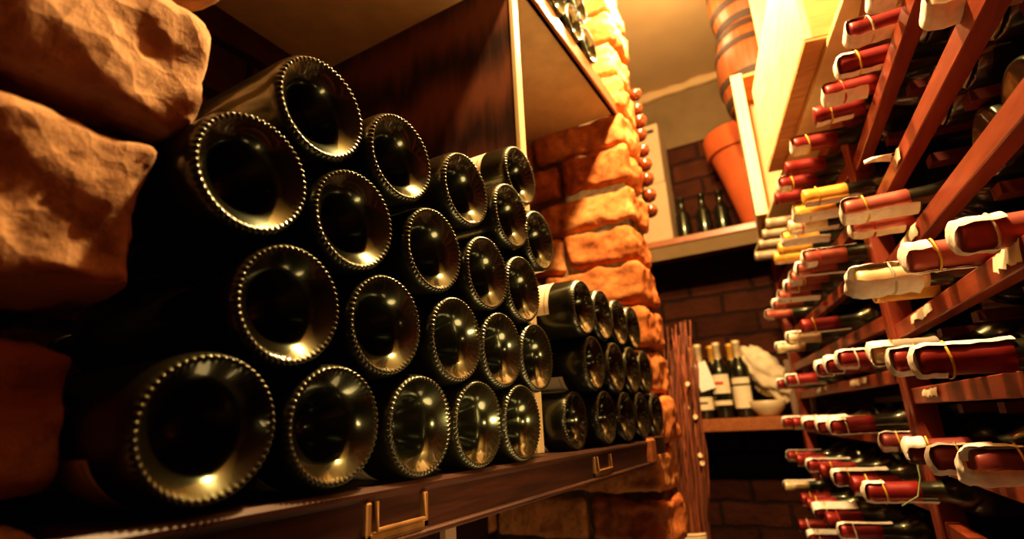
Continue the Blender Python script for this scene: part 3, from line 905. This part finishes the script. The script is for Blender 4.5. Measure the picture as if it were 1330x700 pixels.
def bottle_std(name, x, y, z, h, R, label, group, capcol, labels=(), cat='bottle', lean=0.0):
    t = empty(name, (x, y, z)); tag(t, label, cat, group); t.rotation_euler = (0, lean, rnd.uniform(-.3, .3))
    s = h/.30
    prof = [(0.004, 0), (.001, R*.8), (0, R*.92), (.004, R), (.18*s, R), (.195*s, R*.93), (.208*s, R*.72), (.222*s, R*.48), (.235*s, .0150), (.285*s, .0140), (.2855*s, .0158), (.298*s, .0156), (.30*s, .012), (.30*s, 0)]
    bm = bmesh.new(); lathe(bm, prof, 28, 'Z'); bmesh.ops.recalc_face_normals(bm, faces=bm.faces)
    obj('glass_body', bm, M['glass'], t, smooth=True, local=True)
    if capcol:
        bm = bmesh.new(); lathe(bm, [(.232*s, .0152), (.233*s, .0158), (.284*s, .0150), (.2848*s, .0166), (.299*s, .0164), (.3012*s, .013), (.3012*s, 0)], 24, 'Z'); bmesh.ops.recalc_face_normals(bm, faces=bm.faces)
        o = obj('capsule', bm, M['cap_'+capcol], t, smooth=True, local=True)
    for (z0, z1, mk) in labels:
        bm = bmesh.new(); R2 = R+.0006; pr = None
        for i in range(25):
            a = -PI/2-1.25+2.5*i/24
            qv = (bm.verts.new((R2*math.cos(a), R2*math.sin(a), z0*s)), bm.verts.new((R2*math.cos(a), R2*math.sin(a), z1*s)))
            if pr: bm.faces.new((pr[0], qv[0], qv[1], pr[1]))
            pr = qv
        R3 = R2+.0004
        if mk:
            pr = None; zz0, zz1 = (z0+(z1-z0)*.45)*s, (z0+(z1-z0)*.62)*s
            for i in range(13):
                a = -PI/2-.5+1.0*i/12
                qv = (bm.verts.new((R3*math.cos(a), R3*math.sin(a), zz0)), bm.verts.new((R3*math.cos(a), R3*math.sin(a), zz1)))
                if pr: f = bm.faces.new((pr[0], qv[0], qv[1], pr[1])); f.material_index = 1
                pr = qv
        obj('label', bm, [M['label'], M['redink'] if mk == 'r' else M['ink']], t, smooth=True, local=True)
    return t
zs = ZO+.752
for i, (x, h) in enumerate(((-.166, .25), (-.073, .245), (.006, .24))):
    bottle_std('wine_bottle', x, 2.30, zs, h, .033, 'dark bare bottle upright on the upper back shelf, %s from the white boxes' % ORD[i], 'dark bottles on the upper shelf', None)
zs = ZO-.021
for (x, y, labs, lab) in ((-.168, 2.20, ((.035, .085, 'i'),), 'upright bottle with low cream label and a tilted white card in front'),
                          (-.092, 2.20, ((.095, .170, 'r'), (.050, .068, None)), 'upright bottle with red mark on its raised label'),
                          (-.014, 2.20, ((.035, .120, None), (.128, .152, None)), 'upright bottle with tall cream label and neck band, nearest the sack')):
    t = bottle_std('wine_bottle', x, y, zs, .305, .0375, lab, 'labelled bottles on the lower back shelf', 'cream', labs)
    if labs[0][2] == 'i':
        t.rotation_euler.z = 0; ang = .25; bm = bmesh.new()
        box(bm, (.016, -.042, .170), (.062, .0015, .115), (Vector((math.cos(ang), 0, math.sin(ang))), Vector((0, 1, 0)), Vector((-math.sin(ang), 0, math.cos(ang)))))
        o = obj('neck_card', bm, M['tagpaper'], t, local=True); o['label'] = 'tilted blank white card'
for (x, lab) in ((-.215, 'back row bottle by the twig bundle on the lower shelf'), (-.130, 'back row bottle between the card bottle and the red marked bottle'),
                 (-.052, 'back row bottle between the red marked and the tall label bottle')):
    bottle_std('wine_bottle', x, 2.29, zs, .305, .0375, lab, 'labelled bottles on the lower back shelf', 'gold', ((.05, .12, None),))
def lump(name, c, s, rot, amp, freq, seed, m, label, cat, n=48):
    bm = bmesh.new()
    bmesh.ops.create_uvsphere(bm, u_segments=n, v_segments=n//2, radius=1)
    R = Matrix.Rotation(rot, 3, 'Y'); sv = Vector((seed, seed*2, 1))
    for v in bm.verts:
        d = v.co.copy()
        k = 1 + amp*noise.fractal(d*freq+sv, 1.0, 2.0, 4)
        v.co = R @ Vector((d.x*s[0]*k, d.y*s[1]*k, d.z*s[2]*k)) + Vector(c)
    o = obj(name, bm, m, smooth=True); return tag(o, label, cat)
lump('paper_sack', (.078, 2.24, ZO+.148), (.066, .055, .125), -.62, .28, 2.3, 4, M['sack'], 'crumpled pale sack leaning beside the labelled bottles', 'sack')
bm = bmesh.new()
lathe(bm, [(.0, 0), (.0, .035), (.006, .040), (.03, .062), (.058, .070), (.060, .067), (.032, .057), (.010, .032), (.009, 0)], 40, 'Z')
bmesh.ops.recalc_face_normals(bm, faces=bm.faces)
bmesh.ops.translate(bm, verts=bm.verts, vec=(.066, 2.195, ZO-.021))
tag(obj('ceramic_bowl', bm, M['bowl'], smooth=True), 'round pale bowl below the crumpled sack', 'bowl')
bm = bmesh.new(); aabox(bm, .150, .235, 2.2, 2.3, ZO-.021, ZO+.19, .003)
tag(obj('card_box', bm, M['greybox']), 'brown box behind the rack necks on the lower shelf', 'box')

# terracotta pot with a thick rim
def pot():
    t = empty('terracotta_pot', (.150, 2.20, ZO+.752)); tag(t, 'tall tapered terracotta pot with thick rim on upper back shelf', 'pot')
    bm = bmesh.new()
    lathe(bm, [(0, 0), (0, .050), (.004, .054), (.12, .080), (.26, .115), (.335, .137), (.345, .138), (.346, .132), (.20, .092), (.02, .045), (.02, 0)], 56, 'Z'); bmesh.ops.recalc_face_normals(bm, faces=bm.faces)
    obj('pot_body', bm, M['terracotta'], t, smooth=True, local=True)
    bm = bmesh.new()
    lathe(bm, [(.335, .136), (.333, .150), (.338, .154), (.425, .162), (.432, .159), (.432, .148), (.343, .136)], 56, 'Z'); bmesh.ops.recalc_face_normals(bm, faces=bm.faces)
    obj('rim', bm, M['terracotta'], t, smooth=True, local=True)
pot()

# bundle of vine twigs standing by the pillar
def bundle():
    t = empty('twig_bundle', (-.135, 1.50, 0)); tag(t, 'tall tied bundle of reddish vine twigs standing beside the brick pillar', 'twig bundle')
    r = random.Random(11); B = Vector((-.141, 1.50, 0)); T = Vector((-.085, 1.50, ZO+.24))
    for k in range(96):
        a = r.uniform(0, 2*PI); rr = math.sqrt(r.random())
        o0 = Vector((math.cos(a), math.sin(a), 0))*rr
        pts = []; top = ZO+.17+r.uniform(-.16, .12); nseg = 14; rb = r.uniform(.0026, .0048)
        for i in range(nseg+1):
            z = top*i/nseg
            u = z/(ZO+.24)
            c = B.lerp(T, u)
            w = .050 - .012*math.exp(-((z-(ZO-.33))/.12)**2)
            c = Vector((c.x, c.y, z)) + o0*w + Vector((r.uniform(-.0065, .0065), r.uniform(-.0065, .0065), 0))
            pts.append(c)
        bm = bmesh.new(); tube(bm, pts, [rb*(1-.45*i/nseg)+r.uniform(-.0004, .0004) for i in range(nseg+1)], 6)
        tw = obj('twig', bm, M['twig'], t, smooth=True)
        if k % 8 == 0 and math.sin(a) < .2:      # pale cut side shoot
            i = r.randrange(9, 13); p = pts[i]; d = Vector((r.uniform(-.2, .8), -1, .2)).normalized()
            o = bpy.data.objects.new('cut_end', bpy.data.meshes.new('cut_end'))
            bm2 = bmesh.new(); q0 = p - Vector(t.location)
            tube(bm2, [q0, q0+d*.014], [.0050, .0068], 10); bm2.to_mesh(o.data); bm2.free(); o.data.materials.append(M['cut'])
            o.parent = tw; link(o)
    bm = bmesh.new()
    for j in range(3):
        pts = [Vector((-.128, 1.50, ZO-.335+.008*j)) + Vector((math.cos(q)*.050, math.sin(q)*.050, 0)) for q in [2*PI*i/24 for i in range(25)]]
        tube(bm, pts, .0048, 8)
    obj('tie', bm, M['cut'], t, smooth=True)['label'] = 'pale cord tie'
bundle()

# glazed onions strung on the pillar's far corner
def onions():
    t = empty('onion_string', (-.030, 1.125, ZO+.47)); tag(t, 'hanging string of glossy amber-brown onions at the pillar far corner', 'onion string')
    r = random.Random(3)
    bm = bmesh.new(); tube(bm, [(-.050, 1.125, ZO+1.02), (-.046, 1.125, ZO+.72), (-.044, 1.125, ZO+.48)], .004, 8); obj('cord', bm, M['twig'], t, smooth=True)
    z = ZO+.84; k = 0
    while z > ZO+.475:
        for sx in (-1, 1):
            R = r.uniform(.0165, .021)
            c = Vector((-.045+sx*R*.75, 1.125+r.uniform(-.012, .004), z+sx*.012))
            bm = bmesh.new()
            prof = [(-R*.95, 0), (-R*.9, R*.25), (-R*.6, R*.78), (-R*.1, R), (R*.4, R*.86), (R*.8, R*.45), (R*1.1, R*.16), (R*1.5, R*.10), (R*1.55, 0)]
            lathe(bm, prof, 24, 'Z'); bmesh.ops.recalc_face_normals(bm, faces=bm.faces)
            Rm_ = Matrix.Rotation(-sx*.7, 3, 'Y')
            for v in bm.verts: v.co = Rm_ @ v.co + c
            obj('onion', bm, M['amber'], t, smooth=True)
        z -= .043; k += 1
onions()

# ------------------------------------------------------------------ light
def lamp(name, kind, loc, power, col, **k):
    l = bpy.data.lights.new(name, kind); l.energy = power; l.color = col
    for a, v in k.items(): setattr(l, a, v)
    o = bpy.data.objects.new(name, l); o.location = loc; link(o); return o
WARM = (1.0, .65, .31)
lamp('ceiling_lamp', 'POINT', (.20, .40, ZO+1.14), 125, WARM, shadow_soft_size=.035)
lamp('back_fill', 'POINT', (.05, 1.62, ZO+1.45), 4.5, WARM, shadow_soft_size=.06)  # unseen dim fill added to brighten the back shelves
lamp('underside_fill', 'AREA', (.16, .75, .25), .8, WARM, shape='DISK', size=.35).rotation_euler = (PI, 0, 0)  # fill added low in the aisle to lighten undersides, no real fixture
lamp('second_lamp', 'POINT', (.04, .96, ZO+1.08), 48, WARM, shadow_soft_size=.03)
sp = lamp('alcove_fill', 'SPOT', (.24, .22, ZO-.40), 7.0, WARM, shadow_soft_size=.15, spot_size=.75, spot_blend=.6)  # unseen spot added to brighten the alcove's upper panel from below
sp.rotation_euler = (Vector((-.22, .40, .70))-Vector((.24, .22, -.40))).to_track_quat('-Z', 'Y').to_euler()
sp = lamp('label_fill', 'SPOT', (.30, -.20, ZO-.030), 2.6, WARM, shadow_soft_size=.05, spot_size=.62, spot_blend=.8)  # added fill beside the camera, brightens the bottom-row labels
sp.rotation_euler = (Vector((-.03, .30, -.085))-Vector((.30, -.20, -.03))).to_track_quat('-Z', 'Y').to_euler()
sp = lamp('alcove_fill', 'SPOT', (.24, .22, ZO-.40), 7.0, WARM, shadow_soft_size=.15, spot_size=.75, spot_blend=.6)  # same added alcove fill once more, doubling its strength
sp.rotation_euler = (Vector((-.22, .40, .70))-Vector((.24, .22, -.40))).to_track_quat('-Z', 'Y').to_euler()
sp = lamp('label_fill', 'SPOT', (.40, .10, ZO-.05), 5.0, WARM, shadow_soft_size=.04, spot_size=1.0, spot_blend=.8)  # another added fill for the bottom-row labels, from the aisle side
sp.rotation_euler = (Vector((-.08, .34, -.10))-Vector((.40, .10, -.05))).to_track_quat('-Z', 'Y').to_euler()
w = bpy.data.worlds.new('world'); sc.world = w; w.use_nodes = True
w.node_tree.nodes['Background'].inputs[0].default_value = (1.0, .5, .2, 1); w.node_tree.nodes['Background'].inputs[1].default_value = .004

# ------------------------------------------------------------------ camera
cam = bpy.data.cameras.new('camera'); cam.sensor_width = 36; cam.sensor_fit = 'HORIZONTAL'; cam.lens = 18.688
cam.clip_start = .01
co = bpy.data.objects.new('camera', cam); link(co)
r, u, f = Vector(CAM_RIGHT), Vector(CAM_UP), Vector(CAM_FWD)
co.matrix_world = Matrix(((r.x, u.x, -f.x, CAM_LOC[0]), (r.y, u.y, -f.y, CAM_LOC[1]), (r.z, u.z, -f.z, CAM_LOC[2]), (0, 0, 0, 1)))
cam.dof.use_dof = True; cam.dof.focus_distance = .50; cam.dof.aperture_fstop = 4.8
sc.camera = co
sc.view_settings.view_transform = 'Standard'
sc.view_settings.look = 'Medium High Contrast'
sc.view_settings.exposure = 0.0
sc.cycles.use_denoising = True
sc.cycles.max_bounces = 8
sc.cycles.caustics_reflective = False
sc.cycles.sample_clamp_indirect = 6
